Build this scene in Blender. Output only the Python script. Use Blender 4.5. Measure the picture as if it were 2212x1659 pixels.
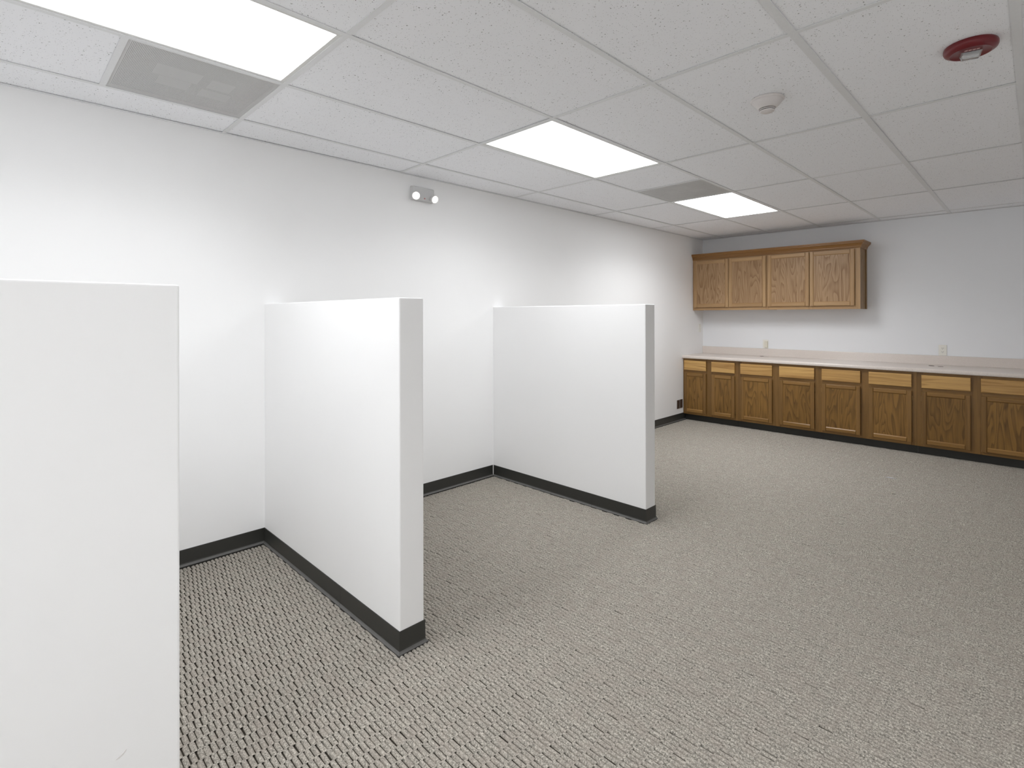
import bpy, bmesh, math, random
import numpy as np
from mathutils import Matrix, Vector

for o in list(bpy.data.objects):
    bpy.data.objects.remove(o, do_unlink=True)
S = bpy.context.scene
C = S.collection

# ------------------------------------------------------------------ camera
CX, CY, F = 1102.9, 681.6, 1130.45            # principal point and focal length on a 2212 x 1659 frame
cam = bpy.data.cameras.new('camera')
cam.sensor_fit = 'HORIZONTAL'
cam.sensor_width = 36.0
cam.lens = F / 2212 * 36.0
cam.shift_x = (1106 - CX) / 2212
cam.shift_y = (CY - 829.5) / 2212
cam.clip_start = 0.02
camo = bpy.data.objects.new('camera', cam)
C.objects.link(camo)
rt = Vector((0.7039940, 0.7102036, -0.0018355))
fw = Vector((-0.7102038, 0.7039959, 0.0006635))
up = rt.cross(fw)
M = Matrix((rt, up, -fw)).transposed().to_4x4()
M.translation = Vector((3.4136, -0.9792, 1.4235))
camo.matrix_world = M
S.camera = camo

# ------------------------------------------------------------------ world and exposure
w = bpy.data.worlds.new('world')
S.world = w
w.use_nodes = True
w.node_tree.nodes['Background'].inputs[0].default_value = (0.8, 0.85, 0.9, 1)
w.node_tree.nodes['Background'].inputs[1].default_value = 0.05
S.view_settings.view_transform = 'Standard'
S.view_settings.look = 'None'
S.view_settings.gamma = 1.0
S.view_settings.use_curve_mapping = False
S.view_settings.exposure = 0.02
S.cycles.diffuse_bounces = 8        # a white room: light keeps bouncing
S.cycles.max_bounces = 12
LENS_STRENGTH = 6.0             # glow of the lens itself
LAMP_POWER = 10.5               # watts through each lens, thrown downwards by its prisms
LAMP_SPREAD = math.radians(145)

# ------------------------------------------------------------------ dimensions (metres)
H = 2.511                     # ceiling grid face
D = 6.3206                    # far wall
XR = 4.276                    # right wall
YB = -3.8826                  # back wall
T, L, XA = 0.6096, 1.2192, 0.309
PT = 1.5024                   # top of the half-height partitions
PL, PTH = 1.5277, 0.1234
P2Y, P3Y = 0.2332, 2.1848

# ------------------------------------------------------------------ helpers
def tag(o, label=None, cat=None, group=None, kind=None):
    if label: o['label'] = label
    if cat: o['category'] = cat
    if group: o['group'] = group
    if kind: o['kind'] = kind
    return o

def link(name, data, parent=None, loc=None):
    o = bpy.data.objects.new(name, data)
    C.objects.link(o)
    if parent: o.parent = parent
    if loc is not None: o.location = loc
    return o

def empty(name, loc):
    o = link(name, None, None, loc)
    o.empty_display_size = 0.05
    return o

def box(bm, x0, x1, y0, y1, z0, z1):
    vs = [bm.verts.new(p) for p in ((x0,y0,z0),(x1,y0,z0),(x1,y1,z0),(x0,y1,z0),(x0,y0,z1),(x1,y0,z1),(x1,y1,z1),(x0,y1,z1))]
    for f in ((3,2,1,0),(4,5,6,7),(0,1,5,4),(1,2,6,5),(2,3,7,6),(3,0,4,7)):
        bm.faces.new([vs[i] for i in f])
    return vs

def finish(name, bm, mat, parent=None, loc=None, smooth=False, bevel=0, seg=2):
    bmesh.ops.recalc_face_normals(bm, faces=bm.faces)
    if bevel:
        bmesh.ops.bevel(bm, geom=bm.edges[:], offset=bevel, segments=seg, affect='EDGES', profile=0.5)
    me = bpy.data.meshes.new(name)
    bm.to_mesh(me)
    bm.free()
    if mat: me.materials.append(mat)
    if smooth:
        me.polygons.foreach_set('use_smooth', [True]*len(me.polygons))
        try: me.set_sharp_from_angle(angle=math.radians(35))
        except Exception: pass
    return link(name, me, parent, loc)

def bx(name, mat, parent, x0, x1, y0, y1, z0, z1, bevel=0, loc=None, seg=2):
    bm = bmesh.new()
    box(bm, x0, x1, y0, y1, z0, z1)
    return finish(name, bm, mat, parent, loc, bevel=bevel, seg=seg)

def lathe(bm, prof, n=40, mtx=None):
    """prof: list of (r, z). Caps where r == 0."""
    rings = []
    for r, z in prof:
        if r == 0: rings.append([bm.verts.new((0,0,z))])
        else: rings.append([bm.verts.new((r*math.cos(2*math.pi*i/n), r*math.sin(2*math.pi*i/n), z)) for i in range(n)])
    for a, b in zip(rings, rings[1:]):
        for i in range(n):
            j = (i+1) % n
            if len(a) == 1 and len(b) == 1: continue
            if len(a) == 1: bm.faces.new((a[0], b[i], b[j]))
            elif len(b) == 1: bm.faces.new((a[i], a[j], b[0]))
            else: bm.faces.new((a[i], a[j], b[j], b[i]))
    if mtx is not None:
        bmesh.ops.transform(bm, matrix=mtx, verts=[v for r in rings for v in r])

def prism_x(bm, prof, x0, x1, m0=None, m1=None):
    """closed (y,z) profile extruded in x; m0/m1 give the x of each profile point (mitres)"""
    a = [bm.verts.new((m0[i] if m0 else x0, y, z)) for i, (y, z) in enumerate(prof)]
    b = [bm.verts.new((m1[i] if m1 else x1, y, z)) for i, (y, z) in enumerate(prof)]
    n = len(prof)
    for i in range(n):
        bm.faces.new((a[i], a[(i+1)%n], b[(i+1)%n], b[i]))
    bm.faces.new(a); bm.faces.new(b[::-1])

# ------------------------------------------------------------------ materials
def srgb(r, g, b):
    f = lambda c: (c/255/12.92) if c/255 <= .04045 else ((c/255+.055)/1.055)**2.4
    return (f(r), f(g), f(b), 1)

class NT:
    def __init__(s, name):
        s.m = bpy.data.materials.new(name); s.m.use_nodes = True
        s.t = s.m.node_tree; s.b = s.t.nodes['Principled BSDF']
    def n(s, typ, **kw):
        x = s.t.nodes.new(typ)
        for k, v in kw.items(): setattr(x, k, v)
        return x
    def l(s, a, b): s.t.links.new(a, b)
    def math(s, op, a, b=None, c=None):
        x = s.n('ShaderNodeMath', operation=op)
        for i, v in enumerate((a, b, c)):
            if v is None: continue
            if isinstance(v, (int, float)): x.inputs[i].default_value = v
            else: s.l(v, x.inputs[i])
        return x.outputs[0]
    def ramp(s, fac, stops, interp='LINEAR'):
        r = s.n('ShaderNodeValToRGB'); e = r.color_ramp; e.interpolation = interp
        while len(e.elements) < len(stops): e.elements.new(0.5)
        for el, (p, c) in zip(e.elements, stops): el.position = p; el.color = c
        s.l(fac, r.inputs[0]); return r.outputs[0]
    def mix(s, fac, a, b, mode='MIX'):
        x = s.n('ShaderNodeMix', data_type='RGBA', blend_type=mode)
        if isinstance(fac, (int, float)): x.inputs[0].default_value = fac
        else: s.l(fac, x.inputs[0])
        for i, v in ((6, a), (7, b)):
            if isinstance(v, tuple): x.inputs[i].default_value = v
            else: s.l(v, x.inputs[i])
        return x.outputs[2]
    def coord(s, scale=(1,1,1), rnd=False):
        tc = s.n('ShaderNodeTexCoord'); v = tc.outputs['Object']
        if rnd:
            oi = s.n('ShaderNodeObjectInfo')
            k = s.n('ShaderNodeVectorMath', operation='SCALE'); k.inputs[0].default_value = (37.1, 19.3, 53.7)
            s.l(oi.outputs['Random'], k.inputs['Scale'])
            a = s.n('ShaderNodeVectorMath', operation='ADD'); s.l(v, a.inputs[0]); s.l(k.outputs[0], a.inputs[1]); v = a.outputs[0]
        mp = s.n('ShaderNodeVectorMath', operation='MULTIPLY'); s.l(v, mp.inputs[0]); mp.inputs[1].default_value = scale
        return mp.outputs[0]
    def noise(s, vec, scale=1, detail=2, rough=.5, dist=0):
        x = s.n('ShaderNodeTexNoise'); s.l(vec, x.inputs['Vector'])
        x.inputs['Scale'].default_value = scale; x.inputs['Detail'].default_value = detail
        x.inputs['Roughness'].default_value = rough; x.inputs['Distortion'].default_value = dist
        return x.outputs['Fac']
    def bump(s, h, strength, dist):
        x = s.n('ShaderNodeBump'); x.inputs['Strength'].default_value = strength; x.inputs['Distance'].default_value = dist
        s.l(h, x.inputs['Height']); s.l(x.outputs[0], s.b.inputs['Normal'])
    def set(s, col=None, rough=None, spec=None, metal=None):
        if col is not None:
            if isinstance(col, tuple): s.b.inputs['Base Color'].default_value = col
            else: s.l(col, s.b.inputs['Base Color'])
        if rough is not None: s.b.inputs['Roughness'].default_value = rough
        if spec is not None: s.b.inputs['Specular IOR Level'].default_value = spec
        if metal is not None: s.b.inputs['Metallic'].default_value = metal
        return s.m

def plain(name, col, rough=.5, spec=.5, metal=0, grain=0.03):
    k = NT(name)
    v = k.coord()
    nz = k.noise(v, 60, 2)
    c2 = tuple(min(1, c*(1-grain*2)) for c in col[:3]) + (1,)
    return k.set(k.mix(nz, c2, col), rough, spec, metal)

def wall_mat(name, col):
    k = NT(name)
    v = k.coord()
    big = k.noise(v, 1.3, 3)
    c2 = tuple(c*.965 for c in col[:3]) + (1,)
    return k.set(k.mix(big, c2, col), .62, .35)

WALL = wall_mat('wall_paint', srgb(246, 246, 246))
FARWALL = wall_mat('wall_paint_cool', srgb(240, 242, 245))

def tile_mat():
    k = NT('fissured_ceiling_tile')
    v = k.coord((1,1,1), rnd=True)
    wob = k.n('ShaderNodeTexNoise'); k.l(v, wob.inputs['Vector']); wob.inputs['Scale'].default_value = 45
    off = k.n('ShaderNodeVectorMath', operation='SCALE'); k.l(wob.outputs['Color'], off.inputs[0]); off.inputs['Scale'].default_value = .016
    ad = k.n('ShaderNodeVectorMath', operation='ADD'); k.l(v, ad.inputs[0]); k.l(off.outputs[0], ad.inputs[1])
    def pits(scale, rad, keep):
        vo = k.n('ShaderNodeTexVoronoi', feature='F1'); k.l(ad.outputs[0], vo.inputs['Vector']); vo.inputs['Scale'].default_value = scale
        near = k.math('LESS_THAN', vo.outputs['Distance'], rad)
        sx = k.n('ShaderNodeSeparateColor'); k.l(vo.outputs['Color'], sx.inputs[0])
        return k.math('MULTIPLY', near, k.math('GREATER_THAN', sx.outputs[0], keep))
    a = pits(62, .15, .62)
    b = pits(150, .17, .55)
    m = k.math('MAXIMUM', a, b)
    col = k.mix(m, srgb(248, 249, 252), srgb(138, 138, 136))
    cloud = k.noise(v, 3, 2)
    col = k.mix(k.math('MULTIPLY', cloud, .12), col, srgb(238, 239, 241))
    return k.set(col, .9, .1)
TILE = tile_mat()
TEE = plain('painted_steel_grid', srgb(234, 235, 236), .55, .25)
WHITE_METAL = plain('white_enamel_steel', srgb(228, 228, 226), .4, .4)
BLACK_DECK = plain('dark_plenum', srgb(40, 40, 40), .9, .1)

def lens_mat(f=1.0):
    k = NT('lit_prismatic_lens')
    em = k.n('ShaderNodeEmission'); em.inputs[0].default_value = (.965, .98, 1, 1); em.inputs[1].default_value = LENS_STRENGTH*f
    k.l(em.outputs[0], k.t.nodes['Material Output'].inputs[0])
    return k.m

def perf_mat():
    k = NT('perforated_grille')
    v = k.coord((1/.0052, 1/.0052, 0))
    fr = k.n('ShaderNodeVectorMath', operation='FRACTION'); k.l(v, fr.inputs[0])
    sb = k.n('ShaderNodeVectorMath', operation='SUBTRACT'); k.l(fr.outputs[0], sb.inputs[0]); sb.inputs[1].default_value = (.5, .5, 0)
    ln = k.n('ShaderNodeVectorMath', operation='LENGTH'); k.l(sb.outputs[0], ln.inputs[0])
    hole = k.math('LESS_THAN', ln.outputs['Value'], .34)
    k.set(srgb(226, 226, 225), .45, .3)
    tr = k.n('ShaderNodeBsdfTransparent')
    mx = k.n('ShaderNodeMixShader'); k.l(hole, mx.inputs[0]); k.l(k.b.outputs[0], mx.inputs[1]); k.l(tr.outputs[0], mx.inputs[2])
    k.l(mx.outputs[0], k.t.nodes['Material Output'].inputs[0])
    return k.m
PERF = perf_mat()
DUCT = plain('grey_duct_liner', srgb(98, 98, 97), .8, .1)
BLADE = plain('galvanised_deflector', srgb(200, 200, 199), .5, .3)

def carpet_mat(name, dark):
    k = NT(name)
    v = k.coord()
    sp = k.noise(v, 190, 3, .75)
    tint = k.noise(v, 14, 2)
    base = k.ramp(sp, [(.34, srgb(*[c*.70 for c in dark])), (.5, srgb(*dark)), (.64, srgb(*[min(255, c*1.30) for c in dark]))])
    base = k.mix(k.ramp(tint, [(.42, (0,0,0,1)), (.62, (.35,.35,.35,1))]), base, srgb(dark[0]*1.01, dark[1]*.98, dark[2]*.98))
    return k.set(base, .95, .08)
CARPET = carpet_mat('woven_loop_carpet', (154, 149, 140))
BACKING = plain('carpet_backing', srgb(56, 52, 46), .95, .05)

TOE_SHEEN = plain('vinyl_toe_painted_sheen', srgb(104, 103, 101), .6, .3, 0, .1)  # same black vinyl; ceiling light caught by the foot is painted in as grey
RUBBER = plain('black_vinyl_base', srgb(50, 50, 47), .36, .55)

def wood(name, light, dark, axis, rings=9, stretch=.16, contrast=.6, rough=.34):
    """axis: grain direction 'x' or 'z'"""
    k = NT(name)
    along, across = stretch, 1.0
    sc = (across, across, along) if axis == 'z' else (along, across, across)
    v = k.coord(sc, rnd=True)
    field = k.noise(v, 7.5, 2, .45, .45)
    ph = k.math('FRACT', k.math('MULTIPLY', field, rings))
    line = k.ramp(ph, [(0, (1,1,1,1)), (.12, (.75,.75,.75,1)), (.5, (.15,.15,.15,1)), (.9, (0,0,0,1)), (1, (.9,.9,.9,1))])
    sp = (1, 1, .02) if axis == 'z' else (.02, 1, 1)
    vp = k.coord(sp, rnd=True)
    pores = k.noise(vp, 260, 2, .6)
    streak = k.noise(vp, 45, 2, .5)
    g = k.math('ADD', k.math('MULTIPLY', line, contrast), k.math('MULTIPLY', k.ramp(pores, [(.5, (0,0,0,1)), (.7, (1,1,1,1))]), .35))
    g = k.math('ADD', g, k.math('MULTIPLY', k.math('SUBTRACT', streak, .5), .9))
    gc = k.n('ShaderNodeClamp'); k.l(g, gc.inputs[0])
    col = k.mix(gc.outputs[0], light, dark)
    oi = k.n('ShaderNodeObjectInfo')
    col = k.mix(k.math('MULTIPLY', oi.outputs['Random'], .28), col, dark)
    k.bump(gc.outputs[0], .15, .001)
    k.l(k.ramp(gc.outputs[0], [(0, (rough,)*3+(1,)), (1, (rough+.15,)*3+(1,))]), k.b.inputs['Roughness'])
    return k.set(col, None, .45)

U_L, U_D = srgb(178, 146, 110), srgb(132, 98, 62)
UP_PANEL = wood('oak_panel_upper', U_L, U_D, 'z', 15, .14, .75)
UP_V = wood('oak_upright_upper', srgb(186, 152, 110), srgb(142, 106, 66), 'z', 5, .05, .35)
UP_H = wood('oak_rail_upper', srgb(186, 152, 110), srgb(142, 106, 66), 'x', 5, .05, .35)
CROWN = wood('oak_crown', srgb(160, 116, 66), srgb(112, 76, 36), 'x', 5, .05, .35)
SIDE = wood('oak_side_panel', srgb(146, 112, 66), srgb(98, 70, 34), 'z', 8, .12, .5)
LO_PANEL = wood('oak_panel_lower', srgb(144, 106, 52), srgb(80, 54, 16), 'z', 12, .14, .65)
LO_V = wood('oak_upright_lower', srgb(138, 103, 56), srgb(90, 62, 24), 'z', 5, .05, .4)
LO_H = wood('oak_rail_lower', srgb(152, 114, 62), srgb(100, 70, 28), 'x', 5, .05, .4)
DRAWER = wood('oak_drawer_front', srgb(206, 165, 102), srgb(144, 102, 50), 'x', 6, .1, .6, .3)
DARKGAP = plain('cabinet_interior', srgb(58, 34, 14), .8, .1)
BRASS = plain('antique_brass_hinge', srgb(150, 120, 78), .35, .5, .6)

def laminate():
    k = NT('pinkish_speckled_laminate')
    v = k.coord()
    a = k.noise(v, 300, 2, .6); b = k.noise(v, 9, 3)
    c = k.mix(k.ramp(a, [(.4, (0,0,0,1)), (.65, (1,1,1,1))]), srgb(230, 221, 214), srgb(210, 200, 193))
    c = k.mix(k.math('MULTIPLY', b, .35), c, srgb(214, 203, 192))
    return k.set(c, .27, .55)
LAM = laminate()
IVORY = plain('ivory_plastic', srgb(238, 236, 228), .35, .5)
BROWN = plain('brown_plastic', srgb(72, 58, 50), .4, .5)
DARK = plain('dark_slot', srgb(24, 22, 20), .6, .2)
OFFWHITE = plain('white_plastic', srgb(230, 228, 226), .35, .5)
SMOKE = plain('white_abs_plastic', srgb(222, 217, 215), .4, .5)
RED = plain('red_abs_plastic', srgb(112, 24, 32), .3, .5)
LEDRED = plain('red_indicator', srgb(196, 120, 124), .3, .5)
def glassy(name, col, rough, trans):
    k = NT(name); k.set(col, rough, .5)
    k.b.inputs['Transmission Weight'].default_value = trans
    return k.m
STROBE = glassy('clear_strobe_lens', (.95, .95, .95, 1), .12, .75)
HEADLENS = plain('lit_lamp_lens', srgb(250, 250, 248), .25, .6, 0, 0)
_b = HEADLENS.node_tree.nodes['Principled BSDF']
_b.inputs['Emission Color'].default_value = (1, 1, .99, 1); _b.inputs['Emission Strength'].default_value = 1.1
CHROME = plain('polished_reflector', srgb(230, 230, 230), .12, .5, 1, 0)

# ------------------------------------------------------------------ structure: floor and carpet pile
fl = bx('floor', BACKING, None, -.12, XR+.12, YB-.12, D+.12, -.1, 0)
tag(fl, 'grey-brown woven loop carpet over the whole office floor', 'floor', kind='structure')

def carpet():
    """50 x 20 mm woven loops in columns, neighbouring columns shifted half a loop"""
    rng = np.random.default_rng(4)
    PX, PY = .05, .02
    nx = int(XR/PX); ny = int((D-YB)/PY) + 1
    ii, jj = np.meshgrid(np.arange(nx), np.arange(ny), indexing='ij')
    ox = (ii+.5)*PX + .024
    oy = YB + (jj + .5)*PY + np.where(ii % 2 == 0, 0, PY/2) + .004
    ox = ox.ravel(); oy = oy.ravel()
    keep = (oy < D-.012) & (ox < XR-.026) & (oy > YB+.012)
    # leave out loops under the partitions and under the base cabinets
    def inside(x0, x1, y0, y1): return (ox > x0) & (ox < x1) & (oy > y0) & (oy < y1)
    keep &= ~inside(-1, PL-.02, P2Y+.005, P2Y+PTH-.005) & ~inside(-1, PL-.02, P3Y+.005, P3Y+PTH-.005)
    keep &= ~inside(-1, 3.44, 5.79, 9)
    ox = ox[keep]; oy = oy[keep]; n = len(ox)
    px = np.array([-.0275, -.021, .021, .0275]); py = np.array([-.0085, -.0059, 0, .0059, .0085])
    hy = np.array([.0000, .0054, .0068, .0054, .0000]); hx = np.array([.86, 1, 1, .86]); wx = np.array([.9, 1, 1, .9])
    tx = np.repeat(px, 5); ty = np.tile(py, 4) * np.repeat(wx, 5); tz = np.tile(hy, 4)*np.repeat(hx, 5)
    jit = rng.normal(0, .0008, (n, 1)); hj = 1 + rng.normal(0, .12, (n, 1)); sk = rng.normal(0, .012, (n, 1))
    V = np.empty((n, 20, 3), np.float32)
    V[:, :, 0] = ox[:, None] + tx + rng.normal(0, .0007, (n, 20))
    V[:, :, 1] = oy[:, None] + ty + jit + sk*tx + rng.normal(0, .0004, (n, 20))
    V[:, :, 2] = tz*hj
    q = []
    for a in range(3):
        for b in range(4):
            q.append((a*5+b, (a+1)*5+b, (a+1)*5+b+1, a*5+b+1))
    Q = (np.arange(n)[:, None, None]*20 + np.array(q)[None]).reshape(-1).astype(np.int32)
    me = bpy.data.meshes.new('carpet_pile')
    me.vertices.add(n*20); me.vertices.foreach_set('co', V.reshape(-1))
    nf = n*12
    me.loops.add(nf*4); me.loops.foreach_set('vertex_index', Q)
    me.polygons.add(nf)
    me.polygons.foreach_set('loop_start', np.arange(0, nf*4, 4, dtype=np.int32))
    me.polygons.foreach_set('use_smooth', np.ones(nf, bool))
    me.update(calc_edges=True)
    me.materials.append(CARPET)
    o = link('carpet_pile', me, fl)
    tag(o, kind='stuff')
carpet()

# ------------------------------------------------------------------ structure: walls
tag(bx('wall_left', WALL, None, -.12, 0, YB-.12, D+.12, 0, H+.3), 'long white wall behind the half-height partitions', 'wall', kind='structure')
tag(bx('wall_far', FARWALL, None, 0, XR, D, D+.12, 0, H+.3), 'far white wall behind the oak cabinets', 'wall', kind='structure')
tag(bx('wall_right', WALL, None, XR, XR+.12, YB-.12, D+.12, 0, H+.3), 'white wall to the right, out of the picture', 'wall', kind='structure')
tag(bx('wall_back', WALL, None, 0, XR, YB-.12, YB, 0, H+.3), 'white wall at the back, out of the picture', 'wall', kind='structure')

def partition(name, polys, label):
    bm = bmesh.new()
    vs = [bm.verts.new((x, y, 0)) for x, y in polys]
    f = bm.faces.new(vs)
    r = bmesh.ops.extrude_face_region(bm, geom=[f])
    bmesh.ops.translate(bm, vec=(0, 0, PT), verts=[e for e in r['geom'] if isinstance(e, bmesh.types.BMVert)])
    bmesh.ops.recalc_face_normals(bm, faces=bm.faces)
    ed = [e for e in bm.edges if all(v.co.z > PT-.01 for v in e.verts) or abs(e.verts[0].co.z-e.verts[1].co.z) > .5]
    ed = [e for e in ed if max(v.co.x for v in e.verts) > .01]
    bmesh.ops.bevel(bm, geom=ed, offset=.006, segments=3, affect='EDGES', profile=.5)
    o = finish(name, bm, WALL)
    for p in o.data.polygons: p.use_smooth = False
    return tag(o, label, 'partition', kind='structure')

X1 = 1.913; Y1 = -.648; YR = P2Y-(P3Y-P2Y)
part1 = partition('wall_partition_1', [(0, YR), (X1, YR), (X1, Y1), (X1-PTH, Y1), (X1-PTH, YR+PTH), (0, YR+PTH)], 'nearest white half-height partition, filling the left edge of the picture')
part2 = partition('wall_partition_2', [(0, P2Y), (PL, P2Y), (PL, P2Y+PTH), (0, P2Y+PTH)], 'white half-height partition in the middle, with its grey end face showing')
part3 = partition('wall_partition_3', [(0, P3Y), (PL, P3Y), (PL, P3Y+PTH), (0, P3Y+PTH)], 'farther white half-height partition, nearer to the oak cabinets')
bm = bmesh.new()
pts = [(0, -.012, .4), (0, -.006, .4035), (0, .004, .409), (0, .011, .416), (0, .010, .411), (0, .004, .404), (0, -.004, .400)]
f = bm.faces.new([bm.verts.new((X1+.0008, -.767+y, z)) for _, y, z in pts])
r = bmesh.ops.extrude_face_region(bm, geom=[f])
bmesh.ops.translate(bm, vec=(-.001, 0, 0), verts=[e for e in r['geom'] if isinstance(e, bmesh.types.BMVert)])
finish('paint_chip', bm, OFFWHITE, part1)

# ------------------------------------------------------------------ structure: black cove baseboards
COVE = [(0, .102), (.002, .1025), (.0034, .1005), (.0040, .027), (.0055, .021), (.0080, .016), (.0115, .0120), (.0135, .0100), (.0135, -.002), (0, -.002)]
def cove(name, path, parent=None, side=1):
    """path in xy; the foot sticks out to the right of the walking direction for side=1"""
    bm = bmesh.new()
    P = [Vector(p) for p in path]
    segs = [(b-a).normalized() for a, b in zip(P, P[1:])]
    nor = [Vector((d.y, -d.x))*side for d in segs]
    rings = []
    for i, p in enumerate(P):
        if i == 0: m = nor[0]; k = 1
        elif i == len(P)-1: m = nor[-1]; k = 1
        else:
            m = (nor[i-1]+nor[i]).normalized(); k = 1/max(.3, m.dot(nor[i]))
        rings.append([bm.verts.new((p.x+m.x*d*k, p.y+m.y*d*k, z)) for d, z in COVE])
    n = len(COVE)
    for a, b in zip(rings, rings[1:]):
        for i in range(n):
            bm.faces.new((a[i], a[(i+1)%n], b[(i+1)%n], b[i]))
    bm.faces.new(rings[0]); bm.faces.new(rings[-1][::-1])
    o = finish(name, bm, RUBBER, parent)
    o.data.materials.append(TOE_SHEEN)
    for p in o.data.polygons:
        if .002 < p.center.z < .022 and p.normal.z > .2: p.material_index = 1  # upward faces of the foot take the painted-in sheen
    return o

bl = empty('baseboard_left', (0, 0, 0))
tag(bl, 'black vinyl cove base along the long white wall', 'baseboard', kind='structure')
cove('base_strip', [(0, YR+PTH+.02), (0, P2Y-.001)], bl)
cove('base_strip', [(0, P2Y+PTH+.001), (0, P3Y-.009)], bl)
cove('base_strip', [(0, P3Y+PTH+.001), (0, 4.62)], bl)
cove('base_strip', [(0, 4.6212), (0, 5.775)], bl)
def wrap(name, y, seam, x_in, label):
    b = empty(name, (0, 0, 0))
    tag(b, label, 'baseboard', kind='structure')
    cove('base_strip', [(x_in, y), (seam-.0006, y)], b)
    cove('base_strip', [(seam+.0006, y), (PL, y), (PL, y+PTH), (.02, y+PTH)], b)
wrap('baseboard_partition_2', P2Y, 1.008, .0, 'black vinyl cove base around the middle partition')
wrap('baseboard_partition_3', P3Y, 1.078, .009, 'black vinyl cove base around the farther partition')
b1 = empty('baseboard_partition_1', (0, 0, 0))
tag(b1, 'black vinyl cove base around the nearest partition, below the picture', 'baseboard', kind='structure')
cove('base_strip', [(0, YR), (X1, YR), (X1, Y1), (X1-PTH, Y1), (X1-PTH, YR+PTH), (.02, YR+PTH)], b1)
bf = empty('baseboard_far', (0, 0, 0))
tag(bf, 'black vinyl base on the far wall beyond the cabinets', 'baseboard', kind='structure')
cove('base_strip', [(3.47, D), (XR, D)], bf)
br_ = empty('baseboard_right', (0, 0, 0))
tag(br_, 'black vinyl base on the right wall, out of the picture', 'baseboard', kind='structure')
cove('base_strip', [(XR, D), (XR, YB), (0, YB)], br_)
bm = bmesh.new()
for y0, y1 in ((P3Y-.0085, P3Y),):
    box(bm, 0, .0035, y0, y1, 0, .102)
    box(bm, 0, .0085, y1-.0035, y1, 0, .102)
finish('corner_caulk', bm, OFFWHITE, bl)

# ------------------------------------------------------------------ structure: suspended ceiling
ceil = bx('ceiling', BLACK_DECK, None, 0, XR, YB, D, H+.24, H+.3)
tag(ceil, 'suspended ceiling of white fissured tiles in a steel grid', 'ceiling', kind='structure')
xs = [XA+i*T for i in range(7)]
ys = [k*L for k in range(-3, 6)]
TW = .024
def bb(name, key, mat, parent, dims, loc, bevel=0, cache={}):
    k = (key,) + tuple(round(d, 4) for d in dims)
    if k not in cache:
        bm = bmesh.new(); box(bm, -dims[0]/2, dims[0]/2, -dims[1]/2, dims[1]/2, 0, dims[2])
        o = finish(name, bm, mat, parent, loc, bevel=bevel, seg=1)
        cache[k] = o.data
        return o
    return link(name, cache[k], parent, loc)
# main tees run with the long wall, cross tees between them
for i, x in enumerate(xs):
    wdt = .031 if i in (4, 5) else TW
    bm = bmesh.new(); box(bm, -wdt/2, wdt/2, YB, D, 0, .0022); box(bm, -.001, .001, YB, D, .0022, .038)
    finish('main_tee', bm, TEE, ceil, (x, 0, H))
lights_c = [(1, -3), (1, -1), (1, 1), (1, 3), (5, -3), (5, -1)]           # (column, first row line)
vents_c = [(0, -.5), (1, 2.5)]                                  # (column, first row line), 2 ft square
colx = [(0, xs[0])] + list(zip(xs, xs[1:])) + [(xs[-1], XR)]
rowy = [(YB, ys[0])] + list(zip(ys, ys[1:])) + [(ys[-1], D)]
rng = random.Random(3)
def cross(c, y, key='x'):
    x0, x1 = colx[c]
    bb('cross_tee', 'tee', TEE, ceil, (x1-x0-.022, TW, .0020), ((x0+x1)/2, y, H+.0003))
def lay(c, y0, y1):
    x0, x1 = colx[c]
    w_, l_ = x1-x0-.006, y1-y0-.006
    o = bb('ceiling_tile', 'tile', TILE, ceil, (w_, l_, .016), ((x0+x1)/2, (y0+y1)/2, H+.0034+rng.uniform(0, .0016)), bevel=.0012)
    o.rotation_euler = (rng.uniform(-.0012, .0012), rng.uniform(-.001, .001), 0)
for c in range(len(colx)):
    for k in range(len(ys)): cross(c, ys[k])
    for r_, (y0, y1) in enumerate(rowy):
        kline = r_-4                                           # row line index of y0 (rowy[1] starts at -3)
        if any(c-1 == a and kline == b for a, b in lights_c): continue
        v = [b for a, b in vents_c if a == c-1 and math.floor(b) == kline]
        if v:
            ym = y0+T
            cross(c, ym)
            lay(c, y0, ym)
            continue
        lay(c, y0, y1)
def angle(name, pts, label):
    o = empty(name, (0, 0, 0)); tag(o, label, 'trim', kind='structure')
    for (x0, x1, y0, y1) in pts:
        bm = bmesh.new(); box(bm, x0, x1, y0, y1, H-.001, H+.001)
        vx = (x0, x0+.0015) if x1-x0 < .1 and x0 < 1 else ((x1-.0015, x1) if x1-x0 < .1 else (x0, x1))
        vy = (y0, y1) if x1-x0 < .1 else ((y1-.0015, y1) if y0 > 0 else (y0, y0+.0015))
        box(bm, vx[0], vx[1], vy[0], vy[1], H+.001, H+.022)
        finish('wall_angle', bm, TEE, o)
angle('trim_1', [(.0, .020, YB, D)], 'steel wall angle where the ceiling meets the long wall')
angle('trim_2', [(.020, XR, D-.022, D)], 'steel wall angle where the ceiling meets the far wall')
angle('trim_3', [(XR-.022, XR, YB, D-.022)], 'steel wall angle on the right wall, out of the picture')
angle('trim_4', [(.022, XR-.022, YB, YB+.022)], 'steel wall angle on the back wall, out of the picture')

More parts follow.
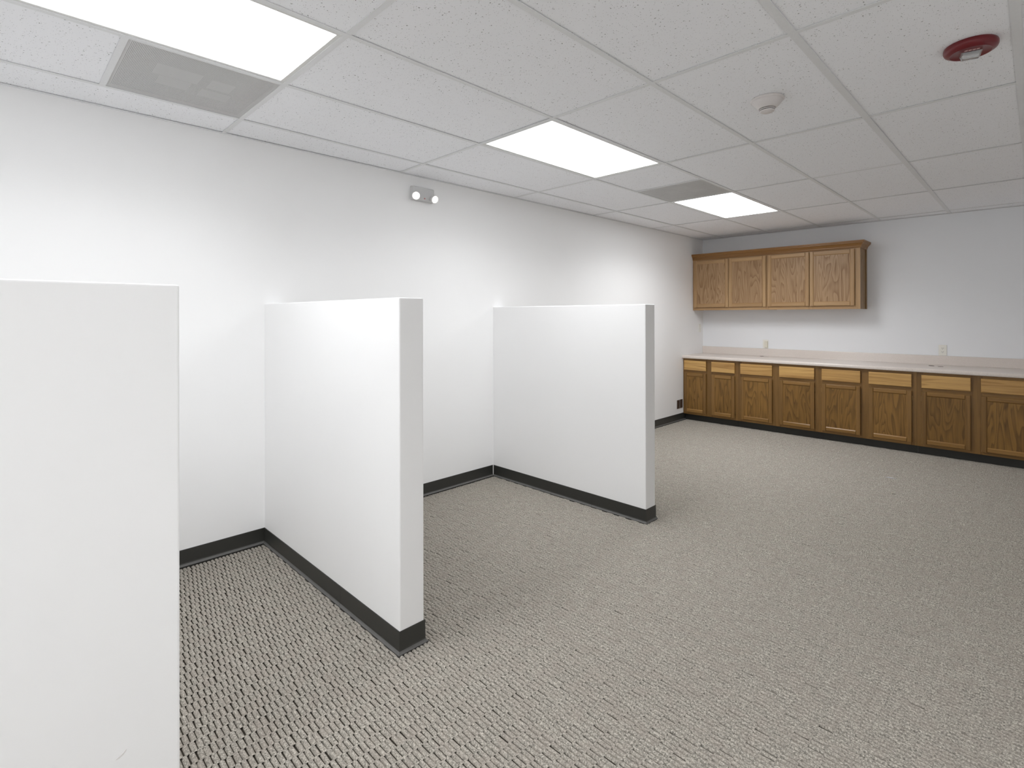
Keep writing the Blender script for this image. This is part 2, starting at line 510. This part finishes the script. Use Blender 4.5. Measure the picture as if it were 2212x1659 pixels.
# ------------------------------------------------------------------ ceiling lights
light_labels = ['lit fluorescent troffer behind the camera above the long wall side', 'largest lit white ceiling panel, at the top left corner of the picture',
                'lit white ceiling panel in the middle, nearer than the one by the cabinets', 'smallest lit white ceiling panel, nearest to the oak cabinets', 'lit fluorescent troffer behind the camera on the right', 'lit fluorescent troffer right above the camera']
def troffer(c, k, label, power):
    x0, x1 = xs[c], xs[c+1]; y0, y1 = k*L, (k+1)*L
    cx, cy = (x0+x1)/2, (y0+y1)/2
    o = empty('ceiling_light', (cx, cy, H)); tag(o, label, 'ceiling light', 'fluorescent troffers in the ceiling')
    hw, hl = T/2-.003, L/2-.003
    bm = bmesh.new()                                            # frame
    fwid = .026
    for a, b, c_, d in ((-hw, -hw+fwid, -hl, hl), (hw-fwid, hw, -hl, hl), (-hw+fwid, hw-fwid, -hl, -hl+fwid), (-hw+fwid, hw-fwid, hl-fwid, hl)):
        box(bm, a, b, c_, d, .0024, .012)
    finish('frame', bm, WHITE_METAL, o, bevel=.001, seg=1)
    bx('lens', lens_mat(power), o, -hw+fwid, hw-fwid, -hl+fwid, hl-fwid, .0055, .0085)
    la = bpy.data.lights.new('lamp', 'AREA'); la.shape = 'RECTANGLE'
    la.size = 2*(hw-fwid)-.01; la.size_y = 2*(hl-fwid)-.01
    la.energy = LAMP_POWER*power; la.color = (.965, .98, 1); la.spread = LAMP_SPREAD
    link('lamp', la, o, (0, 0, .0050))
    bm = bmesh.new()                                            # housing pan, open below
    a, b, z0, z1 = hw-.004, hl-.004, .012, .11
    t = .001
    box(bm, -a, a, -b, b, z1, z1+t); box(bm, -a, -a+t, -b, b, z0, z1); box(bm, a-t, a, -b, b, z0, z1); box(bm, -a, a, -b, -b+t, z0, z1); box(bm, -a, a, b-t, b, z0, z1)
    finish('housing', bm, WHITE_METAL, o)
for (c, k), lab, pw in zip(lights_c, light_labels, (1, .9, .97, 1.55, 1, 1.05)): troffer(c, k, lab, pw)

# ------------------------------------------------------------------ air grilles
def grille(c, k, label, blades, screws, duct=None):
    x0, x1 = xs[c], xs[c+1]; y0, y1 = k*L, k*L+T
    o = empty('air_grille', ((x0+x1)/2, (y0+y1)/2, H)); tag(o, label, 'air vent', 'perforated ceiling air grilles')
    h = T/2-.004
    bm = bmesh.new(); box(bm, -h, h, -h, h, .0026, .0034)
    finish('perforated_face', bm, PERF, o)
    bm = bmesh.new()
    for a, b, c_, d in ((-h, -h+.02, -h, h), (h-.02, h, -h, h), (-h+.02, h-.02, -h, -h+.02), (-h+.02, h-.02, h-.02, h)): box(bm, a, b, c_, d, .0036, .012)
    finish('frame', bm, WHITE_METAL, o)
    bm = bmesh.new(); z1 = .1; q = h-.021
    box(bm, -q, q, -q, q, z1, z1+.002)
    for a, b, c_, d in ((-q, -q+.002, -q, q), (q-.002, q, -q, q), (-q, q, -q, -q+.002), (-q, q, q-.002, q)): box(bm, a, b, c_, d, .012, z1)
    finish('plenum_box', bm, DUCT, o)
    for a, b, c_, d in blades: bx('deflector_blade', BLADE, o, a, b, c_, d, .016, .018)
    if duct:
        bm = bmesh.new(); lathe(bm, [(0, .001), (duct[2], .001), (duct[2], 0), (0, 0)], 32)
        finish('duct_opening', bm, DARK, o, (duct[0], duct[1], .022))
    for a, b in screws:
        bm = bmesh.new(); lathe(bm, [(0, 0), (.004, .0004), (.0045, .0018), (0, .0019)], 10)
        finish('screw', bm, WHITE_METAL, o, (a, b, .0008))
grille(0, -.5, 'large grey perforated air grille beside the top left light',
       [(-.02, .10, -.16, .02), (-.13, -.03, -.13, .0), (-.03, .08, .06, .16), (-.15, -.06, .05, .18)], [(.045, -.10), (-.06, -.105), (-.028, -.01), (.045, .075), (-.075, .08)])
grille(1, 2.5, 'small grey perforated air grille between two lights near the cabinets',
       [(-.05, .07, -.15, .0), (-.16, -.07, -.05, .08), (.02, .14, .04, .14)], [(.0, .0), (-.08, .09)], (-.105, -.04, .06))

# ------------------------------------------------------------------ smoke detector and strobe on the ceiling
sd = empty('smoke_detector', (2.452, 1.800, H)); tag(sd, 'small white round smoke detector on a ceiling tile', 'smoke detector')
bm = bmesh.new(); lathe(bm, [(0, .003), (.076, .003), (.078, -.001), (.077, -.006), (.073, -.009), (0, -.009)], 44)
finish('mounting_base', bm, SMOKE, sd, smooth=True)
bm = bmesh.new(); lathe(bm, [(0, -.008), (.071, -.009), (.069, -.014), (.058, -.028), (.044, -.041), (.040, -.044), (.0, -.044)], 44)
finish('body', bm, SMOKE, sd, smooth=True)
bm = bmesh.new(); lathe(bm, [(0, -.043), (.030, -.044), (.030, -.056), (0, -.056)], 40)
finish('sensing_chamber', bm, DARK, sd, smooth=True)
bm = bmesh.new(); lathe(bm, [(.029, -.0510), (.0350, -.0510), (.0355, -.0475), (.029, -.0475), (.029, -.0510)], 40)
finish('louvre_ring', bm, SMOKE, sd, smooth=True)
bm = bmesh.new(); lathe(bm, [(0, -.0545), (.0335, -.0545), (.0325, -.059), (.026, -.063), (0, -.0645)], 40)
finish('cap', bm, SMOKE, sd, smooth=True)

st = empty('fire_strobe', (3.222, 1.832, H)); tag(st, 'red round fire alarm strobe with a clear lens on the ceiling', 'alarm strobe')
bm = bmesh.new(); lathe(bm, [(0, .003), (.084, .003), (.0865, -.003), (.0865, -.012), (.083, -.020), (.074, -.026), (.066, -.029), (.062, -.0275), (0, -.0275)], 56)
finish('housing', bm, RED, st, smooth=True)
bm = bmesh.new()
box(bm, -.034, .034, -.022, .022, -.050, -.026)
for v_ in bm.verts:
    if v_.co.z < -.04: v_.co.x *= .8; v_.co.y *= .72
ln = finish('lens', bm, STROBE, st, bevel=.004, seg=3)
ln.rotation_euler = (0, 0, math.radians(15)); ln.location = (0, .004, 0)
bm = bmesh.new()
for s in (-1, 1):
    vs = [bm.verts.new(p) for p in ((-.028, s*.018, -.028), (.028, s*.018, -.028), (.024, s*.005, -.043), (-.024, s*.005, -.043))]
    bm.faces.new(vs)
r = bmesh.ops.solidify(bm, geom=bm.faces[:], thickness=.0012)
rf = finish('reflector', bm, CHROME, st); rf.rotation_euler = ln.rotation_euler; rf.location = ln.location
bm = bmesh.new(); lathe(bm, [(0, -.024), (.0035, -.024), (.0035, .024), (0, .024)], 12, Matrix.Rotation(math.pi/2, 4, 'Y'))
tb = finish('flash_tube', bm, OFFWHITE, st, smooth=True); tb.rotation_euler = ln.rotation_euler; tb.location = (0, .004, -.036)
bm = bmesh.new()
for a in range(4): box(bm, -.024+a*.0125, -.0150+a*.0125, -.0335, -.0260, -.0286, -.0270)
pl_ = finish('printed_marking', bm, plain('pale_red_print', srgb(214, 180, 178), .5), st); pl_.rotation_euler = ln.rotation_euler

# ------------------------------------------------------------------ emergency light on the long wall
em = empty('emergency_light', (0, 1.415, 2.375)); tag(em, 'white twin-head emergency light high on the long wall', 'emergency light')
bm = bmesh.new()
vs = [(0, -.105, -.055), (0, .112, -.055), (0, .112, .055), (0, -.105, .055), (.050, -.097, -.050), (.050, .098, -.050), (.042, .098, .050), (.042, -.097, .050)]
V_ = [bm.verts.new(p) for p in vs]
for f_ in ((3,2,1,0),(4,5,6,7),(0,1,5,4),(1,2,6,5),(2,3,7,6),(3,0,4,7)): bm.faces.new([V_[i] for i in f_])
bo = finish('body', bm, plain('white_abs_body', srgb(206, 206, 206), .4), em, bevel=.009, seg=3)
def lamp_head(y, z, aim):
    d = Vector(aim).normalized()
    q = d.to_track_quat('Z', 'Y').to_matrix().to_4x4()
    q.translation = Vector((.066, y, z))
    bm = bmesh.new(); lathe(bm, [(0, -.028), (.017, -.026), (.027, -.014), (.031, .010), (.0315, .016), (.029, .017), (.0275, .013), (0, .012)], 32)
    o = finish('lamp_head', bm, OFFWHITE, em, smooth=True); o.matrix_local = q
    bm = bmesh.new(); lathe(bm, [(0, .0125), (.0272, .0125), (.0265, .0155), (.014, .0185), (0, .0195)], 32)
    finish('lamp_lens', bm, HEADLENS, o, smooth=True)
lamp_head(-.093, -.030, (1, -.45, -.35))
lamp_head(.078, -.032, (1, .02, -.42))
bm = bmesh.new(); lathe(bm, [(0, -.003), (.005, -.003), (.005, .003), (.0035, .0045), (0, .005)], 16, Matrix.Translation((.051, .0, -.038)) @ Matrix.Rotation(math.pi/2, 4, 'Y'))
finish('indicator', bm, LEDRED, em, smooth=True)

# ------------------------------------------------------------------ cabinets
FY = 5.722                      # face of the base cabinet frames
def frame_door(parent, x0, x1, z0, z1, yb, th, panel_mat, vm, hm, hinge, sw=.045, bt=.046):
    """frame-and-panel door: panel (the door itself) with stiles and rails as sub-parts; yb = back plane, front at yb-th"""
    door = bx('door', panel_mat, parent, x0+sw-.008, x1-sw+.008, yb-th+.008, yb-.002, z0+bt-.008, z1-bt+.008)
    b = .010                      # inner bevel
    yf = yb-th
    # stiles: outer edge rounded, inner edge bevelled
    def stile(xo, xi):
        s = 1 if xi > xo else -1
        bm = bmesh.new()
        prof = [(xo+s*.009, yb), (xo, yf+.009), (xo+s*.0018, yf+.0018), (xo+s*.006, yf), (xi-s*b, yf), (xi-s*.002, yf+.006), (xi, yf+.0085), (xi, yb)]
        lo = [bm.verts.new((x, y, z0)) for x, y in prof]; hi = [bm.verts.new((x, y, z1)) for x, y in prof]
        n = len(prof)
        for i in range(n): bm.faces.new((lo[i], lo[(i+1)%n], hi[(i+1)%n], hi[i]))
        bm.faces.new(lo); bm.faces.new(hi[::-1])
        finish('stile', bm, vm, door)
    stile(x0, x0+sw); stile(x1, x1-sw)
    def rail(zo, zi):
        s = 1 if zi > zo else -1
        prof = [(yb, zo+s*.009), (yf+.009, zo), (yf+.0018, zo+s*.0018), (yf, zo+s*.006), (yf, zi-s*b), (yf+.006, zi-s*.002), (yf+.0085, zi), (yb, zi)]
        bm = bmesh.new(); prism_x(bm, prof, x0+sw-.0005, x1-sw+.0005)
        finish('rail', bm, hm, door)
    rail(z0, z0+bt); rail(z1, z1-bt)
    if hinge:
        hx = x0 if hinge < 0 else x1
        for z in (z0+.075, z1-.075):
            bm = bmesh.new(); lathe(bm, [(0, -.024), (.0038, -.024), (.0045, -.021), (.0045, .021), (.0038, .024), (0, .024)], 10)
            finish('hinge', bm, BRASS, door, (hx+hinge*.0035, yb-.003, z), smooth=True)
    return door

def face_frame(root, w_, z0, z1, yf, th, stiles, rails, vm, hm):
    for a, b in stiles: bx('face_stile', vm, root, a, b, yf, yf+th, z0, z1)
    for za, zb in rails:
        for (a0, a1), (b0, b1) in zip(stiles, stiles[1:]): bx('face_rail', hm, root, a1, b0, yf+.0004, yf+th, za, zb)

base_labels = ['narrow oak base cabinet at the left corner with two drawers over two doors', 'oak base cabinet, second from the corner, under the single counter grommet',
               'oak base cabinet, third from the corner, with shiny door edges', 'oak base cabinet at the right edge of the picture, cut off by it']
fronts = [(0, .737, (.021, .328), (.400, .702)), (.737, 1.644, (.773, 1.151), (1.231, 1.607)), (1.644, 2.539, (1.681, 2.054), (2.129, 2.499)), (2.539, 3.446, (2.578, 2.954), (3.027, 3.405))]
for (x0, x1, a, b), lab in zip(fronts, base_labels):
    o = empty('base_cabinet', (x0, D, 0)); tag(o, lab, 'cabinet', 'oak base cabinets under the counter')
    W = x1-x0; yf = FY-D
    zt = .843; zb = .092
    bm = bmesh.new()
    t = .016
    box(bm, .0005, t, yf+.02, -.001, zb, zt); box(bm, W-t, W-.0005, yf+.02, -.001, zb, zt)
    box(bm, t, W-t, yf+.02, -.001, zb, zb+t); box(bm, t, W-t, -.012, -.001, zb+t, zt)
    finish('carcass', bm, SIDE, o)
    bx('interior', DARKGAP, o, t+.001, W-t-.001, yf+.021, yf+.06, zb+t+.001, zt-.001)
    bx('toe_kick', RUBBER, o, .0005, W-.0005, yf+.055, yf+.067, 0, zb)
    da, db = (a[0]-x0, a[1]-x0), (b[0]-x0, b[1]-x0)
    le, re = da[0]+.010, db[1]-.010
    face_frame(o, W, zb, zt, yf, .02, [(.0005, le), (da[1]-.010, db[0]+.010), (re, W-.0005)], [(zb, .132), (.640, .700), (.806, zt)], LO_V, LO_H)
    for s_, (p, q) in ((-1, da), (1, db)):
        bm = bmesh.new()
        for v_ in box(bm, p, q, yf-.0255, yf-.0120, .687, .818): pass
        bmesh.ops.bevel(bm, geom=[e for e in bm.edges if all(v_.co.y < yf-.024 for v_ in e.verts)], offset=.006, segments=3, affect='EDGES', profile=.5)
        bk = [f_ for f_ in bm.faces if all(v_.co.y > yf-.0125 for v_ in f_.verts)]
        ex = bmesh.ops.extrude_face_region(bm, geom=bk)
        for v_ in [e for e in ex['geom'] if isinstance(e, bmesh.types.BMVert)]:
            v_.co.y = yf-.0005; v_.co.x += .009 if v_.co.x < (p+q)/2 else -.009; v_.co.z += .009 if v_.co.z < .75 else -.009
        bmesh.ops.delete(bm, geom=bk, context='FACES')
        finish('drawer', bm, DRAWER, o)
        frame_door(o, p, q, .123, .650, yf-.003, .023, LO_PANEL, LO_V, LO_H, s_)

ct = empty('counter', (0, D, .8445)); tag(ct, 'long pinkish laminate counter top with a low backsplash', 'counter')
yfr = 5.682-D
bm = bmesh.new()
prof = [(-.0015, 0), (-.0015, .040)] + [(-.03, .040)] + [(yfr+.016, .040)] + [(yfr+.016-.016*math.sin(t_*math.pi/2/5), .024+.016*math.cos(t_*math.pi/2/5)) for t_ in range(1, 6)] + [(yfr, .010)] + [(yfr+.010-.010*math.cos(t_*math.pi/2/4), .010-.010*math.sin(t_*math.pi/2/4)) for t_ in range(1, 5)]
prism_x(bm, prof, .001, 3.475)
finish('top', bm, LAM, ct, smooth=True)
bm = bmesh.new()
prof = [(-.0005, .0405), (-.0005, .140), (-.014, .140), (-.018, .139), (-.0195, .136), (-.0195, .048), (-.022, .0425), (-.026, .0405)]
prism_x(bm, prof, .001, 3.475)
finish('backsplash', bm, LAM, ct, smooth=True)

def grommet(x, y, mat, label, rim=IVORY):
    o = empty('cable_grommet', (x, y, .8846)); tag(o, label, 'grommet', 'cable grommets in the counter')
    bm = bmesh.new(); lathe(bm, [(.020, .0005), (.0245, .0005), (.0240, .0022), (.0215, .0026), (.020, .0010), (.020, .0005)], 28)
    finish('ring', bm, mat, o, smooth=True)
    bm = bmesh.new(); lathe(bm, [(0, .0012), (.0202, .0012), (.0202, .0004), (0, .0004)], 28)
    finish('cap', bm, mat, o, smooth=True)
grommet(.843, 6.235, BROWN, 'brown round cable hole in the counter below the left outlet')
grommet(2.612, 6.110, DARK, 'black round cable hole in the counter below the right outlet')
grommet(2.694, 6.045, plain('grey_brown_plastic', srgb(120, 110, 100), .5), 'greyer cable hole, right of the black one in the counter')

UY = 6.012                      # face of the wall cabinet frames
up_labels = ['left oak wall cabinet with two doors, against the long wall', 'right oak wall cabinet with two doors and a free end']
ups = [(0, .989, (.022, .503), (.507, .980)), (.989, 1.992, (1.001, 1.474), (1.480, 1.940))]
for i, ((x0, x1, a, b), lab) in enumerate(zip(ups, up_labels)):
    z0, z1 = 1.496, 2.205
    o = empty('wall_cabinet', (x0, D, z0)); tag(o, lab, 'cabinet', 'oak wall cabinets')
    W = x1-x0; yf = UY-D; hh = z1-z0
    bm = bmesh.new(); t = .014
    box(bm, .0005, t, yf+.02, -.001, 0, hh); box(bm, W-t, W-.0005, yf+.02, -.001, 0, hh)
    box(bm, t, W-t, yf+.02, -.001, .022, .034); box(bm, t, W-t, yf+.02, -.001, hh-.012, hh); box(bm, t, W-t, -.010, -.001, .034, hh-.012)
    finish('carcass', bm, SIDE, o)
    bx('interior', DARKGAP, o, t+.001, W-t-.001, yf+.021, yf+.05, .036, hh-.014)
    da, db = (a[0]-x0, a[1]-x0), (b[0]-x0, b[1]-x0)
    face_frame(o, W, 0, hh, yf, .02, [(.0005, da[0]+.012), (da[1]-.016, db[0]+.016), (db[1]-.012, W-.0005)], [(0, .050), (hh-.05, hh)], UP_V, UP_H)
    for s_, (p, q) in ((-1, da), (1, db)):
        frame_door(o, p, q, .040, .684, yf-.003, .022, UP_PANEL, UP_V, UP_H, 0, .046, .050)
    if i == 1:
        bx('scribe_strip', SIDE, o, W-.0005, W+.006, -.050, -.001, 0, hh)

# crown moulding: a front run with a mitred return on the free end
cr = empty('crown_moulding', (0, D, 2.19)); tag(cr, 'oak crown moulding along the top of the wall cabinets', 'moulding')
prof = [(0, 0), (.006, 0), (.008, .010), (.011, .014), (.011, .022), (.016, .032), (.026, .046), (.036, .054), (.040, .056), (.040, .066), (.045, .070), (.045, .084), (0, .084)]
bm = bmesh.new()
yf = UY-D-.0005
pf = [(yf-d, z) for d, z in prof]
prism_x(bm, pf, .001, 0, None, [1.9925+d for d, z in prof])
finish('front_run', bm, CROWN, cr)
bm = bmesh.new()
a_ = [bm.verts.new((1.9925+d, yf-d, z)) for d, z in prof]; b_ = [bm.verts.new((1.9925+d, -.001, z)) for d, z in prof]
n = len(prof)
for i in range(n): bm.faces.new((a_[i], a_[(i+1)%n], b_[(i+1)%n], b_[i]))
bm.faces.new(a_); bm.faces.new(b_[::-1])
finish('end_return', bm, CROWN, cr)

# ------------------------------------------------------------------ wall plates
def plate(name, loc, rot, label, cat, mat, inner, w_=.070, h_=.115, kind='outlet', t=.006):
    """plate in local xz, facing local -y"""
    o = empty(name, loc); o.rotation_euler = (0, 0, rot); tag(o, label, cat)
    bm = bmesh.new(); box(bm, -w_/2, w_/2, -t, 0, -h_/2, h_/2)
    finish('cover_plate', bm, mat, o, bevel=.0025, seg=2)
    if kind == 'outlet':
        for s in (-1, 1):
            bm = bmesh.new(); box(bm, -.0165, .0165, -t-.0015, -t+.001, s*.0195-.0135, s*.0195+.0135)
            f_ = finish('receptacle', bm, inner, o, bevel=.0015, seg=2)
            bm = bmesh.new()
            for dx in (-.0063, .0063): box(bm, dx-.0012, dx+.0012, -t-.0018, -t-.0012, s*.0195-.001, s*.0195+.007)
            box(bm, -.002, .002, -t-.0018, -t-.0012, s*.0195-.009, s*.0195-.005)
            finish('slots', bm, DARK, f_)
        bm = bmesh.new(); lathe(bm, [(0, -.0008), (.003, -.0004), (.003, .0006), (0, .0008)], 10, Matrix.Translation((0, -t, 0)) @ Matrix.Rotation(math.pi/2, 4, 'X'))
        finish('screw', bm, mat, o)
    elif kind == 'block':
        bm = bmesh.new(); box(bm, -.008, .030, -t-.020, -t+.001, -.042, .038)
        finish('charger_block', bm, inner, o, bevel=.003, seg=2)
    elif kind == 'switch':
        bm = bmesh.new(); box(bm, -.0045, .0045, -t-.012, -t+.001, -.004, .010)
        finish('toggle', bm, inner, o, bevel=.001, seg=1)
        bm = bmesh.new(); box(bm, -.006, .006, -t-.0006, -t+.0005, -.013, .013)
        finish('toggle_slot', bm, inner, o)
    return o
plate('wall_outlet', (.862, D, 1.044), 0, 'ivory outlet with a plug-in block, above the left of the counter', 'outlet', IVORY, plain('beige_plastic', srgb(226, 221, 206), .4), kind='block')
plate('wall_outlet', (2.684, D, 1.044), 0, 'ivory duplex outlet above the right of the counter', 'outlet', IVORY, IVORY)
plate('light_switch', (0, 6.212, 1.245), math.pi/2, 'ivory switch plate on the long wall in the far corner', 'switch', IVORY, IVORY, kind='switch')
plate('wall_outlet', (0, 5.574, .230), math.pi/2, 'brown outlet low on the long wall beside the base cabinets', 'outlet', BROWN, BROWN)
plate('wall_outlet', (0, 5.655, .232), math.pi/2, 'second brown plate, tucked against the base cabinet side', 'outlet', BROWN, BROWN, kind='none')

# ------------------------------------------------------------------ small litter on the carpet
o = empty('plastic_sliver', (2.505, 4.578, .0055)); o.rotation_euler = (0, 0, math.radians(3))
tag(o, 'thin pale blue-white plastic sliver lying on the carpet', 'plastic strip')
bm = bmesh.new()
top = [(-.036, .001), (-.02, .006), (.006, .0065), (.03, .002), (.062, -.010), (.060, -.012), (.028, -.004), (.004, -.002), (-.02, -.003)]
f = bm.faces.new([bm.verts.new((x, y, .0035 if -.03 < x < .03 else .0005)) for x, y in top])
r = bmesh.ops.extrude_face_region(bm, geom=[f]); bmesh.ops.translate(bm, vec=(0, 0, -.0012), verts=[e for e in r['geom'] if isinstance(e, bmesh.types.BMVert)])
finish('strip', bm, plain('pale_blue_plastic', srgb(226, 230, 246), .25, .6), o)
o = empty('wall_screw', (2.590, 4.098, .0075)); o.rotation_euler = (0, 0, math.radians(-8))
tag(o, 'tiny pale screw lying on the carpet near the plastic sliver', 'screw')
bm = bmesh.new(); lathe(bm, [(0, 0), (.006, .0005), (.0055, .0025), (.0025, .0045), (0, .0045)], 14, Matrix.Rotation(math.pi/2, 4, 'Y'))
finish('head', bm, plain('pale_zinc', srgb(214, 208, 192), .35, .5), o, smooth=True)
bm = bmesh.new(); lathe(bm, [(0, .004), (.0019, .004), (.0017, .024), (0, .030)], 10, Matrix.Rotation(math.pi/2, 4, 'Y'))
finish('shank', bm, plain('grey_zinc', srgb(110, 106, 98), .4, .5, .5), o, smooth=True)
